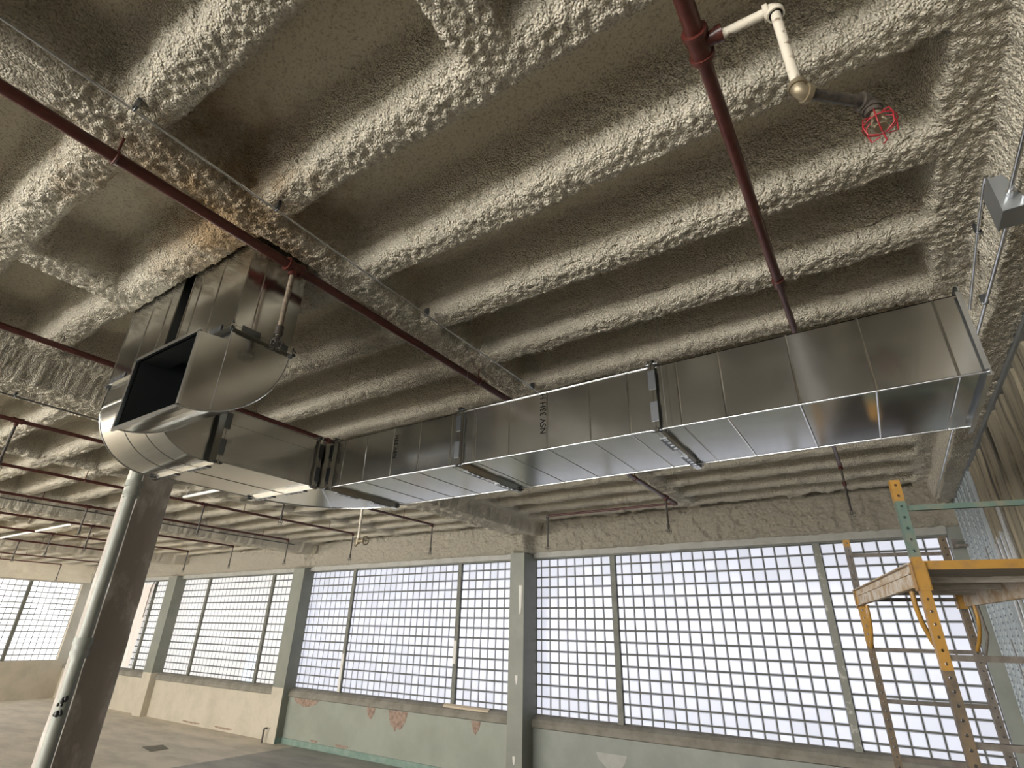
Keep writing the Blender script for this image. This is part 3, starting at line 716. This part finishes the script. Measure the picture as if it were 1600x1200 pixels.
# ------------------------------------------------------------------ sprinkler pipes
def cage_head(b_pos, parent, big=False, named='sprinkler_head'):
    """a pendent head with its wire guard, hanging from b_pos"""
    x, y, z = b_pos; s = 1.0 if big else 0.9
    m_ = MB(); m_.cyl((x, y, z), (x, y, z - .025 * s), 0.017 * s, 8); m_.cyl((x, y, z - .06 * s), (x, y, z - .065 * s), 0.02 * s, 10)
    for t in (0, math.pi): m_.tube([(x + .012 * s * math.cos(t), y + .012 * s * math.sin(t), z - .025 * s), (x + .02 * s * math.cos(t), y + .02 * s * math.sin(t), z - .042 * s), (x + .006 * s * math.cos(t), y, z - .06 * s)], 0.004 * s, 6)
    h = m_.build(named, M['brass'] if big else M['iron'], parent)
    g = MB(); wr = 0.0021 if big else 0.0022
    for k in range(6 if big else 4):
        t = 2 * math.pi * k / (6 if big else 4) + .3
        pr_ = [(0.018, -.015), (0.040, -.022), (0.046, -.05), (0.040, -.085), (0.012, -.092)]
        g.tube([(x + a * s * math.cos(t), y + a * s * math.sin(t), z + c * s) for a, c in pr_], wr, 5)
    for rr_, zz in ((0.046, -.05),):
        g.tube([(x + rr_ * s * math.cos(u), y + rr_ * s * math.sin(u), z + zz * s) for u in [2 * math.pi * j / 14 for j in range(14)]], wr, 5, closed=True)
    if big: g.tube([(x, y, z - .09), (x + .004, y + .004, z - .115), (x - .008, y, z - .128)], wr, 5)
    g.build('wire_guard', M['red_bright'] if big else M['iron'], h)
    return h
PZ = 1.95
def fitting(m_, p, axis, r, l):
    d = Vector(axis) * l; p = Vector(p)
    m_.cyl(p - d, p + d, r * 1.25, 12)
    for s in (-1, 1): m_.cyl(p + d * s * 0.75, p + d * s * 1.1, r * 1.5, 12)
def sprinkler_pipe(X, y0, y1, drops, label, r=0.026, elbow=True, dr=0.012, hang=(0.48,), dz=0.47, droplast=True, upper=None):
    t = thing('sprinkler_pipe', (X, y0, PZ), label, 'pipe', 'red sprinkler pipes')
    MB().cyl((X, y0, PZ), (X, y1, PZ), r, 12).build('pipe', M['red'], t)
    for y in drops:
        m_ = MB(); fitting(m_, (X, y, PZ), (0, 1, 0), r, 0.045); m_.cyl((X, y, PZ), (X, y, PZ - .06), r * .9, 10); m_.build('tee', M['red'], t)
        dpp = MB().cyl((X, y, PZ - .05), (X, y, PZ - dz), dr, 10).build('drop', M['pipe_dirty'] if X > -3 and y < 3 else M['iron'], t)
        m_ = MB(); m_.cyl((X, y, PZ - dz + .005), (X, y, PZ - dz + .06), dr * 1.6, 10); m_.build('reducer', M['iron'], dpp)
        cage_head((X, y, PZ - dz), t)
    if elbow:
        m_ = MB(); m_.tube([(X, y1 - .03, PZ), (X, y1, PZ), (X, y1 + .012, PZ - .012), (X, y1 + .014, PZ - .05)], r * 1.2, 10); m_.build('elbow', M['red'], t)
        if droplast:
            dpp = MB().cyl((X, y1 + .014, PZ - .03), (X, y1 + .014, PZ - dz - .05), dr, 10).build('drop', M['iron'], t)
            m_ = MB(); m_.cyl((X, y1 + .014, PZ - dz - .05), (X, y1 + .014, PZ - dz + .02), dr * 1.6, 10); m_.build('reducer', M['iron'], dpp)
            cage_head((X, y1 + .014, PZ - dz - .04), t)
    for y in hang:
        m_ = MB(); m_.tube([(X + (r + .004) * math.cos(u), y, PZ + (r + .004) * math.sin(u)) for u in [2 * math.pi * j / 12 for j in range(12)]], 0.006, 6, closed=True)
        m_.cyl((X, y, PZ + r), (X, y, 2.10), 0.006, 6); m_.build('hanger', M['red'], t)
    return t
p1 = sprinkler_pipe(-2.55, -3.0, 8.68, [1.445, 8.17], 'red sprinkler main crossing diagonally over the open duct mouth', 0.029, False, 0.0145, (0.48, 3.30, 6.9))
m_ = MB(); m_.cyl((-2.55, 8.66, PZ), (-4.90, 8.62, PZ), 0.02, 10); m_.build('branch', M['red'], p1)
m_ = MB(); m_.tube([(-2.55, 8.62, PZ), (-2.55, 8.68, PZ), (-2.60, 8.68, PZ)], 0.034, 10); m_.build('elbow', M['red'], p1)
m_ = MB(); m_.tube([(-4.86, 8.62, PZ), (-4.9, 8.62, PZ), (-4.91, 8.62, PZ - .04)], 0.026, 10); m_.cyl((-4.9, 8.62, PZ), (-4.9, 8.62, PZ - .52), 0.012, 8); m_.build('drop', M['iron'], p1)
cage_head((-4.9, 8.62, PZ - .52), p1)
sprinkler_pipe(-4.99, -3.0, 4.3, [3.74], 'red sprinkler pipe passing behind the tall duct riser', 0.024, True, 0.011, (2.2,), 0.47, False)
sprinkler_pipe(-7.42, -3.0, 8.32, [1.57, 4.92], 'red sprinkler pipe with a drop just left of the duct elbow', 0.022, True, 0.013, (4.0, 7.5))
sprinkler_pipe(-9.80, -3.0, 8.36, [1.5, 4.95], 'red sprinkler pipe passing behind the concrete column below the duct', 0.022, True, 0.013, (3.1, 5.7, 7.7))
sprinkler_pipe(-12.05, -3.0, 8.30, [4.0], 'thin red sprinkler pipe along the near face of the second beam', 0.022, True, 0.013, (3.3, 7.6))
sprinkler_pipe(-14.45, -3.0, 8.32, [5.0], 'thin red sprinkler pipe just beyond the second beam', 0.022, True, 0.014, (3.4, 7.3))
sprinkler_pipe(-16.75, -3.0, 8.33, [5.04], 'far red sprinkler pipe before the third beam', 0.022, True, 0.014, (5.9,))
sprinkler_pipe(-19.1, -3.0, 8.3, [5.1], 'far red sprinkler pipe along the third beam', 0.022, True, 0.014, (5.6,))
sprinkler_pipe(-23.2, -3.0, 8.6, [], 'farthest red sprinkler pipe but one before the end wall', 0.02, True, 0.014, (6.5,))
sprinkler_pipe(-25.6, -3.0, 8.3, [], 'farthest red sprinkler pipe close to the end wall', 0.02, True, 0.014, (6.5,))
# the main on the right with its jointed arm
t = thing('sprinkler_pipe', (-0.147, 1.4, PZ + .02), 'red sprinkler pipe at upper right with a jointed white arm', 'pipe', 'red sprinkler pipes')
XP, Z2 = -0.147, 1.97
MB().cyl((XP, -3.0, Z2), (XP, 1.42, Z2), 0.032, 14).build('pipe', M['red'], t)
MB().cyl((XP, 1.42, Z2), (XP, 3.12, Z2), 0.0265, 14).build('pipe', M['red'], t)
MB().cyl((XP, 3.12, Z2), (XP, 7.55, Z2), 0.021, 12).build('pipe', M['red'], t)
m_ = MB(); fitting(m_, (XP, 1.40, Z2), (0, 1, 0), 0.031, 0.055); m_.cyl((XP, 1.40, Z2), (XP + .075, 1.40, Z2), 0.026, 12); m_.cyl((XP + .06, 1.40, Z2), (XP + .085, 1.40, Z2), 0.031, 12); m_.build('tee', M['red'], t)
m_ = MB(); m_.cyl((XP, 3.08, Z2), (XP, 3.15, Z2), 0.034, 14); m_.build('coupling', M['red'], t)
m_ = MB(); m_.cyl((XP + .08, 1.40, Z2 - .01), (0.10, 1.40, PZ), 0.017, 12); m_.build('arm', M['pipe_white'], t)
def elbow3(p, d0, d1, r, m):
    p = Vector(p); d0 = Vector(d0).normalized(); d1 = Vector(d1).normalized(); b = MB()
    L_ = 0.034; pts = [p - d0 * L_]
    for k in range(5):
        u = k / 4; pts.append(p - d0 * L_ * .6 * (1 - u) ** 2 + d1 * L_ * .6 * u ** 2)
    pts.append(p + d1 * L_); b.tube(pts, r * 1.25, 12)
    b.cyl(p - d0 * L_, p - d0 * (L_ - .016), r * 1.6, 12); b.cyl(p + d1 * (L_ - .016), p + d1 * L_, r * 1.6, 12)
    return b.build('elbow', m, t)
elbow3((0.105, 1.40, PZ), (1, 0, 0), (0, 0, -1), 0.018, M['pipe_white'])
MB().cyl((0.105, 1.40, PZ - .03), (0.105, 1.40, 1.56), 0.016, 12).build('arm', M['pipe_white'], t)
elbow3((0.105, 1.40, 1.53), (0, 0, -1), (0.17, 0.15, 0), 0.018, M['brass'])
MB().cyl((0.13, 1.422, 1.53), (0.265, 1.541, 1.53), 0.0165, 12).build('arm', M['iron'], t)
elbow3((0.285, 1.558, 1.53), (0.17, 0.15, 0), (0, 0, -1), 0.018, M['iron'])
m_ = MB(); m_.cyl((0.285, 1.558, 1.50), (0.285, 1.558, 1.48), 0.024, 12); m_.build('reducer', M['iron'], t)
cage_head((0.29, 1.56, 1.485), t, True)
m_ = MB(); m_.tube([(XP, 7.50, Z2), (XP, 7.56, Z2), (XP, 7.575, Z2 - .015), (XP, 7.58, Z2 - .06)], 0.026, 10); m_.build('elbow', M['red'], t)
dd = MB().cyl((XP, 7.58, Z2 - .05), (XP, 7.58, 1.42), 0.013, 10).build('drop', M['iron'], t)
MB().cyl((XP, 7.58, 1.70), (XP, 7.58, 1.76), 0.022, 10).build('coupling', M['red'], dd)
cage_head((XP, 7.58, 1.42), t)
for y in (2.55,): pass

# ------------------------------------------------------------------ conduits
def conduit(pts, r, label, m, clips=(), name='ceiling_conduit'):
    t = thing(name, pts[0], label, 'conduit')
    MB().tube(pts, r, 8).build('tube', m, t)
    for p in clips:
        b = MB(); b.tube([(p[0] + (r + .004) * math.cos(u), p[1], p[2] + (r + .004) * math.sin(u)) for u in [2 * math.pi * j / 10 for j in range(10)]], 0.005, 5, closed=True)
        b.box((p[0] - .018, p[1] - .008, p[2]), (p[0] + .018, p[1] + .008, p[2] + .05)); b.build('clip', M['galv_clip'], t)
    return t
conduit([(-2.30, -3, 2.03), (-2.29, 0.4, 2.025), (-2.31, 2.3, 2.03), (-2.31, 4.6, 2.03), (-2.31, 6.35, 2.03)], 0.0075, 'thin bright steel conduit running beside the main red pipe', M['conduit'], [(-2.28, .42, 2.027), (-2.295, 1.13, 2.03), (-2.31, 2.35, 2.03), (-2.31, 3.8, 2.03)])
conduit([(-6.07, -3, 1.80), (-6.08, 1.0, 1.80), (-6.1, 2.1, 1.80)], 0.008, 'thin dark conduit under the beam left of the riser', M['conduit_dull'], [(-6.08, 1.2, 1.80)])
conduit([(-12.75, -3, 1.97), (-12.75, 9.0, 1.97)], 0.011, 'dull conduit along the near face of the second beam', M['conduit_dull'], [(-12.75, 3.3, 1.97), (-12.75, 4.4, 1.97)])
GX = 0.835
conduit([(GX, 2.79, 2.01), (GX - .01, 2.82, 2.035), (GX - .01, 2.87, 2.03), (GX - .005, 3.2, 2.02), (GX, 4.0, 1.94)], 0.0095, 'left of the two steel conduits below the junction box', M['conduit'], [(GX, 3.25, 2.015)])
conduit([(0.848, -1.5, 1.82), (0.848, 2.75, 1.84)], 0.0105, 'straight steel conduit entering the junction box from above', M['conduit'])
conduit([(0.852, 2.92, 1.805), (0.848, 4.2, 1.815), (0.848, 9.3, 1.82)], 0.0105, 'right of the two steel conduits below the junction box', M['conduit'], [(0.848, 3.7, 1.815)])
conduit([(0.99, 2.58, 1.80), (0.935, 2.57, 1.795), (0.905, 2.60, 1.793), (0.893, 2.64, 1.793), (0.89, 2.75, 1.795)], 0.0105, 'bent steel conduit stub curling into the junction box', M['conduit'])
jb = thing('junction_box', (0.85, 2.83, 1.85), 'square steel junction box on the right ceiling beam', 'electrical box')
b = MB(); b.box((0.815, 2.75, 1.775), (0.925, 2.90, 1.97)); b.build('body', M['box'], jb)
b = MB(); b.box((0.808, 2.745, 1.77), (0.816, 2.905, 1.975)); b.build('cover', M['box'], jb)
b = MB()
for x, z in ((0.848, 1.838), (0.89, 1.797)): b.cyl((x, 2.70, z), (x, 2.75, z), 0.016, 10)
b.cyl((0.85, 2.90, 1.805), (0.85, 2.93, 1.805), 0.016, 10); b.build('connector', M['conduit'], jb)

# white tubes high on the left
for (x0, x1, y, z, lb) in [(-9.75, -8.45, 4.55, 1.99, 'short white tube under the joists beyond the duct'), (-19.4, -14.7, 4.7, 1.96, 'long white tube crossing the far joists at the left edge')]:
    t = thing('ceiling_tube', (x0, y, z), lb, 'tube'); MB().cyl((x0, y, z), (x1, y, z), 0.025, 10).build('tube', M['tube_white'], t)
    b = MB()
    for x in (x0 + .1, x1 - .1): b.cyl((x, y, z), (x, y, 2.2), 0.01, 6)
    b.build('hanger', M['galv_clip'], t)

# hose valve hanging ahead of the window wall
hv = thing('hanging_hose_valve', (-7.98, 6.95, 2.1), 'bronze hose valve with handwheel on a pale vertical pipe', 'valve')
MB().cyl((-7.98, 6.95, 2.15), (-7.98, 6.95, 1.50), 0.024, 12).build('pipe', M['pipe_white'], hv)
b = MB(); b.cyl((-7.98, 6.95, 1.52), (-7.98, 6.95, 1.42), 0.04, 12); b.cyl((-7.98, 6.95, 1.47), (-7.84, 6.95, 1.47), 0.03, 12); b.cyl((-7.98, 6.95, 1.45), (-8.02, 6.93, 1.38), 0.025, 10); b.build('body', M['brass'], hv)
b = MB(); b.tube([(-7.78, 6.95 + .075 * math.cos(u), 1.47 + .075 * math.sin(u)) for u in [2 * math.pi * j / 16 for j in range(16)]], 0.01, 6, closed=True)
for k in range(4): b.cyl((-7.78, 6.95, 1.47), (-7.78, 6.95 + .075 * math.cos(k * math.pi / 2), 1.47 + .075 * math.sin(k * math.pi / 2)), 0.007, 6)
b.cyl((-7.86, 6.95, 1.47), (-7.77, 6.95, 1.47), 0.012, 8); b.build('handwheel', M['brass'], hv)

# ------------------------------------------------------------------ rolling scaffold
A_ = math.radians(-10.8)
P1 = Vector((0.155, 3.40, 0)); U = Vector((math.sin(A_), math.cos(A_), 0)); V = Vector((math.cos(A_), -math.sin(A_), 0))
LEN, WID = 1.83, 0.64
scf = thing('rolling_scaffold', (P1.x + .3, P1.y + .9, -2.55), 'yellow and green rolling scaffold with a grey plank deck', 'scaffold')
def S(u, v, z): p = P1 + U * u + V * v; return (p.x, p.y, z)
def post(u, v, ztop, segs):
    """square tube, punched right through on its broad faces every 55 mm; segs = [(z from, material key)] from the top down"""
    hw = 0.0215; rh = 0.0070; pit = 0.055; m_ = MB(); mats = []
    z = ztop; n = 8
    ring = [(rh * math.cos(2 * math.pi * j / n), rh * math.sin(2 * math.pi * j / n)) for j in range(n)]
    hp = pit / 2; sq = [(hw, 0), (hw, hp), (0, hp), (-hw, hp), (-hw, 0), (-hw, -hp), (0, -hp), (hw, -hp)]
    keys = [k for _, k in segs]
    while z > -2.40:
        zc = z - pit / 2
        m_.cur = max(i for i, (zz, _) in enumerate(segs) if zc <= zz)
        def Q(a, b_, c): return S(u + b_, v + a, zc + c)
        o = len(m_.v); vs = []
        for s_ in (-hw, hw):
            vs += [Q(a, s_, c) for a, c in ring] + [Q(a, s_, c) for a, c in sq]
        fs = []
        for side in (0, 2 * n):
            for j in range(n): fs.append((side + j, side + (j + 1) % n, side + n + (j + 1) % n, side + n + j))
        for j in range(n): fs.append((j, (j + 1) % n, 2 * n + (j + 1) % n, 2 * n + j))
        m_.add(vs, fs)
        for a in (-hw, hw): m_.add([Q(a, -hw, -pit / 2), Q(a, hw, -pit / 2), Q(a, hw, pit / 2), Q(a, -hw, pit / 2)], [(0, 1, 2, 3)])
        z -= pit
    m_.cur = 0; m_.add([S(u - hw, v - hw, ztop), S(u + hw, v - hw, ztop), S(u + hw, v + hw, ztop), S(u - hw, v + hw, ztop)], [(0, 1, 2, 3)])
    o = m_.build('post', [M[k] for k in keys], scf, fix=False)
    b = MB(); b.cyl(S(u, v, -2.42), S(u, v, -2.30), 0.02, 10); b.box(tuple(Vector(S(u, v, -2.44)) - Vector((.03, .03, .02))), tuple(Vector(S(u, v, -2.44)) + Vector((.03, .03, .02))))
    cs = b.build('caster_fork', M['scaf_dark'], o)
    b = MB(); c_ = Vector(S(u, v, -2.485)); b.cyl(c_ - Vector((.016, 0, 0)), c_ + Vector((.016, 0, 0)), 0.062, 18); b.build('caster', M['rubber'], o)
    return o
post(0, 0, 0.765, [(9, 'scaf_yellow'), (0.68, 'scaf_green'), (0.37, 'scaf_yellow'), (-0.10, 'scaf_brown')])
post(0, WID, 0.765, [(9, 'scaf_yellow'), (0.68, 'scaf_green'), (0.37, 'scaf_yellow'), (-0.10, 'scaf_brown')])
post(LEN, 0, 0.735, [(9, 'scaf_yellow'), (0.66, 'scaf_dark'), (0.30, 'scaf_yellow'), (-0.06, 'scaf_brown')])
post(LEN, WID, 0.735, [(9, 'scaf_brown'), (0.30, 'scaf_brown'), (-0.06, 'scaf_dark')])
for u, zs, mk in ((0, (0.62, -0.062, -0.40, -0.74, -1.08, -1.42, -1.76, -2.1), 'scaf_green'), (LEN, (0.615, 0.288, -0.057, -0.39, -0.735, -1.08, -1.42, -1.76, -2.1), 'scaf_dark')):
    for i, z in enumerate(zs):
        b = MB(); b.bar(S(u, 0.02, z), S(u, WID - .02, z), 0.026, 0.026); b.build('rung', M[mk if (u or i == 0) else 'scaf_dark'], scf)
# deck
DZ = 0.355
b = MB()
for k in range(3):
    v0 = 0.035 + k * 0.19; v1 = v0 + 0.186
    m_ = MB(); zz = DZ - 0.03 - 0.003 * (k % 2)
    m_.hexa([S(-.01, v0, zz), S(-.01, v1, zz), S(LEN + .01, v1, zz), S(LEN + .01, v0, zz), S(-.01, v0, DZ - .004), S(-.01, v1, DZ - .004), S(LEN + .01, v1, DZ - .004), S(LEN + .01, v0, DZ - .004)])
    m_.build('deck_plank', M['ply'], scf)
for u0, u1, mk in ((-.02, .0, 'scaf_yellow'), (LEN, LEN + .02, 'scaf_brown')):
    m_ = MB(); m_.hexa([S(u0, .0, DZ - .035), S(u0, WID, DZ - .035), S(u1, WID, DZ - .035), S(u1, .0, DZ - .035), S(u0, .0, DZ + .006), S(u0, WID, DZ + .006), S(u1, WID, DZ + .006), S(u1, .0, DZ + .006)])
    m_.build('deck_edge', M[mk], scf)
for u in (0.45, 0.95, 1.4):
    m_ = MB(); m_.bar(S(u, .03, DZ - .045), S(u, WID - .03, DZ - .045), 0.04, 0.03); m_.build('deck_bearer', M['ply'], scf)
for v, s in ((-.012, -1), (WID + .012, 1)):
    m_ = MB(); z0, z1 = DZ - .115, DZ + .0
    def plate(va, vb, za, zb): m_.hexa([S(.02, va, za), S(.02, vb, za), S(LEN - .02, vb, za), S(LEN - .02, va, za), S(.02, va, zb), S(.02, vb, zb), S(LEN - .02, vb, zb), S(LEN - .02, va, zb)])
    plate(v - .003, v + .003, z0, z1); plate(min(v, v + s * .028), max(v, v + s * .028), z0, z0 + .006); plate(min(v, v + s * .028), max(v, v + s * .028), z1 - .006, z1); plate(min(v, v + s * .014), max(v, v + s * .014), (z0 + z1) / 2 + .012, (z0 + z1) / 2 + .02)
    rl = m_.build('side_rail', M['scaf_rail'], scf)
    for u, sg in ((0, 1), (LEN, -1)):
        b = MB()
        # sleeve round the post and the bent brace below it
        for (a0, a1, c0_, c1_) in ((-.03, -.0235, -.03, .03), (.0235, .03, -.03, .03), (-.03, .03, -.03, -.0235), (-.03, .03, .0235, .03)):
            vv = 0 if v < 0 else WID
            b.hexa([S(u + a0, vv + c0_, DZ - .13), S(u + a0, vv + c1_, DZ - .13), S(u + a1, vv + c1_, DZ - .13), S(u + a1, vv + c0_, DZ - .13), S(u + a0, vv + c0_, DZ - .0), S(u + a0, vv + c1_, DZ - .0), S(u + a1, vv + c1_, DZ - .0), S(u + a1, vv + c0_, DZ - .0)])
        b.build('sleeve', M['scaf_yellow'], rl)
        b = MB(); vv = 0 if v < 0 else WID
        b.tube([S(u + sg * .24, vv, DZ - .115), S(u + sg * .24, vv, DZ - .19), S(u + sg * .20, vv, DZ - .27), S(u + sg * .12, vv, DZ - .34), S(u + sg * .025, vv, DZ - .40)], 0.0125, 10)
        b.build('brace', M['scaf_yellow'], rl)
b = MB(); b.tube([S(LEN - .3, WID, DZ - .12), S(LEN - .25, WID + .02, DZ - .3), S(LEN - .1, WID, DZ - .48)], 0.009, 8); b.build('diagonal_brace', M['scaf_dark'], scf)
b = MB(); b.tube([S(LEN - .06, WID + .03, DZ - .11), S(LEN - .02, WID + .05, DZ - .13), S(LEN - .02, WID + .05, DZ - .22), S(LEN + .05, WID + .05, DZ - .22), S(LEN + .05, WID + .05, DZ - .13)], 0.004, 6); b.build('lock_pin', M['scaf_dark'], scf)
tl = thing('hand_tool', S(1.30, 0.38, DZ), 'small dark tool lying on the scaffold deck', 'tool')
b = MB(); b.bar(S(1.30, .30, DZ + .022), S(1.30, .37, DZ + .016), 0.05, 0.03); b.build('head', M['iron'], tl)
b = MB(); b.tube([S(1.30, .36, DZ + .016), S(1.31, .47, DZ + .01)], 0.012, 8); b.build('grip', M['scaf_dark'], tl)

# ------------------------------------------------------------------ small things along the far wall
cu = thing('hanging_plastic_sheet', (-22.3, 9.8, 1.3), 'pale pinkish plastic sheet bunched and hung over the far window', 'curtain')
nu, nv = 60, 24; vs = []; fs = []
for j in range(nv + 1):
    z = 1.30 - 2.62 * j / nv; spread = 0.55 + 0.45 * abs(j / nv - 0.12)
    for i in range(nu + 1):
        u = i / nu
        x = -21.42 - (3.2 * u) * (0.75 + 0.35 * j / nv) - 0.35 * math.sin(j / nv * 2.2) * (1 - u)
        y = 9.88 + 0.05 * math.sin(u * 46 + 3 * j / nv) * (0.4 + 0.6 * j / nv) - 0.02 * math.cos(u * 17 - j / 4)
        vs.append((x, y, z))
for j in range(nv):
    for i in range(nu): a0 = j * (nu + 1) + i; fs.append((a0, a0 + 1, a0 + nu + 2, a0 + nu + 1))
b = MB(); b.add(vs, fs, True); b.build('sheet', M['sheet'], cu, fix=False)
b = MB(); b.tube([(-21.50, 9.85, 1.36), (-21.60, 9.84, 1.15), (-21.60, 9.84, 0.2)], 0.014, 6); b.build('cord', M['iron'], cu)
ws = thing('wood_strip', (-7.5, 9.9, WB), 'bare wood strip lying on the window sill left of the middle pilaster', 'strip')
b = MB(); b.hexa([(-8.12, 9.90, -1.41), (-6.98, 9.90, -1.43), (-6.98, 9.96, -1.395), (-8.12, 9.96, -1.375), (-8.12, 9.90, -1.375), (-6.98, 9.90, -1.395), (-6.98, 9.96, -1.365), (-8.12, 9.96, -1.345)]); b.build('strip', M['wood'], ws)
sp = thing('floor_pipe_stub', (-13.40, 9.55, -2.55), 'short dark pipe stub standing at the foot of the two tone pilaster', 'pipe')
b = MB(); b.tube([(-13.42, 9.58, -2.55), (-13.42, 9.58, -2.27), (-13.40, 9.59, -2.245), (-13.34, 9.60, -2.24)], 0.022, 10); b.build('pipe', M['iron'], sp)
fp = thing('floor_patch', (-14.4, 8.1, -2.548), 'flat grey patch on the dusty concrete floor', 'patch')
b = MB(); b.hexa([(-15.01, 7.6, -2.549), (-14.3, 7.46, -2.549), (-14.33, 7.87, -2.549), (-14.9, 8.02, -2.549), (-15.01, 7.6, -2.546), (-14.3, 7.46, -2.546), (-14.33, 7.87, -2.546), (-14.9, 8.02, -2.546)]); b.build('patch', M['sill'], fp)
bpy.data.objects.remove(proto)
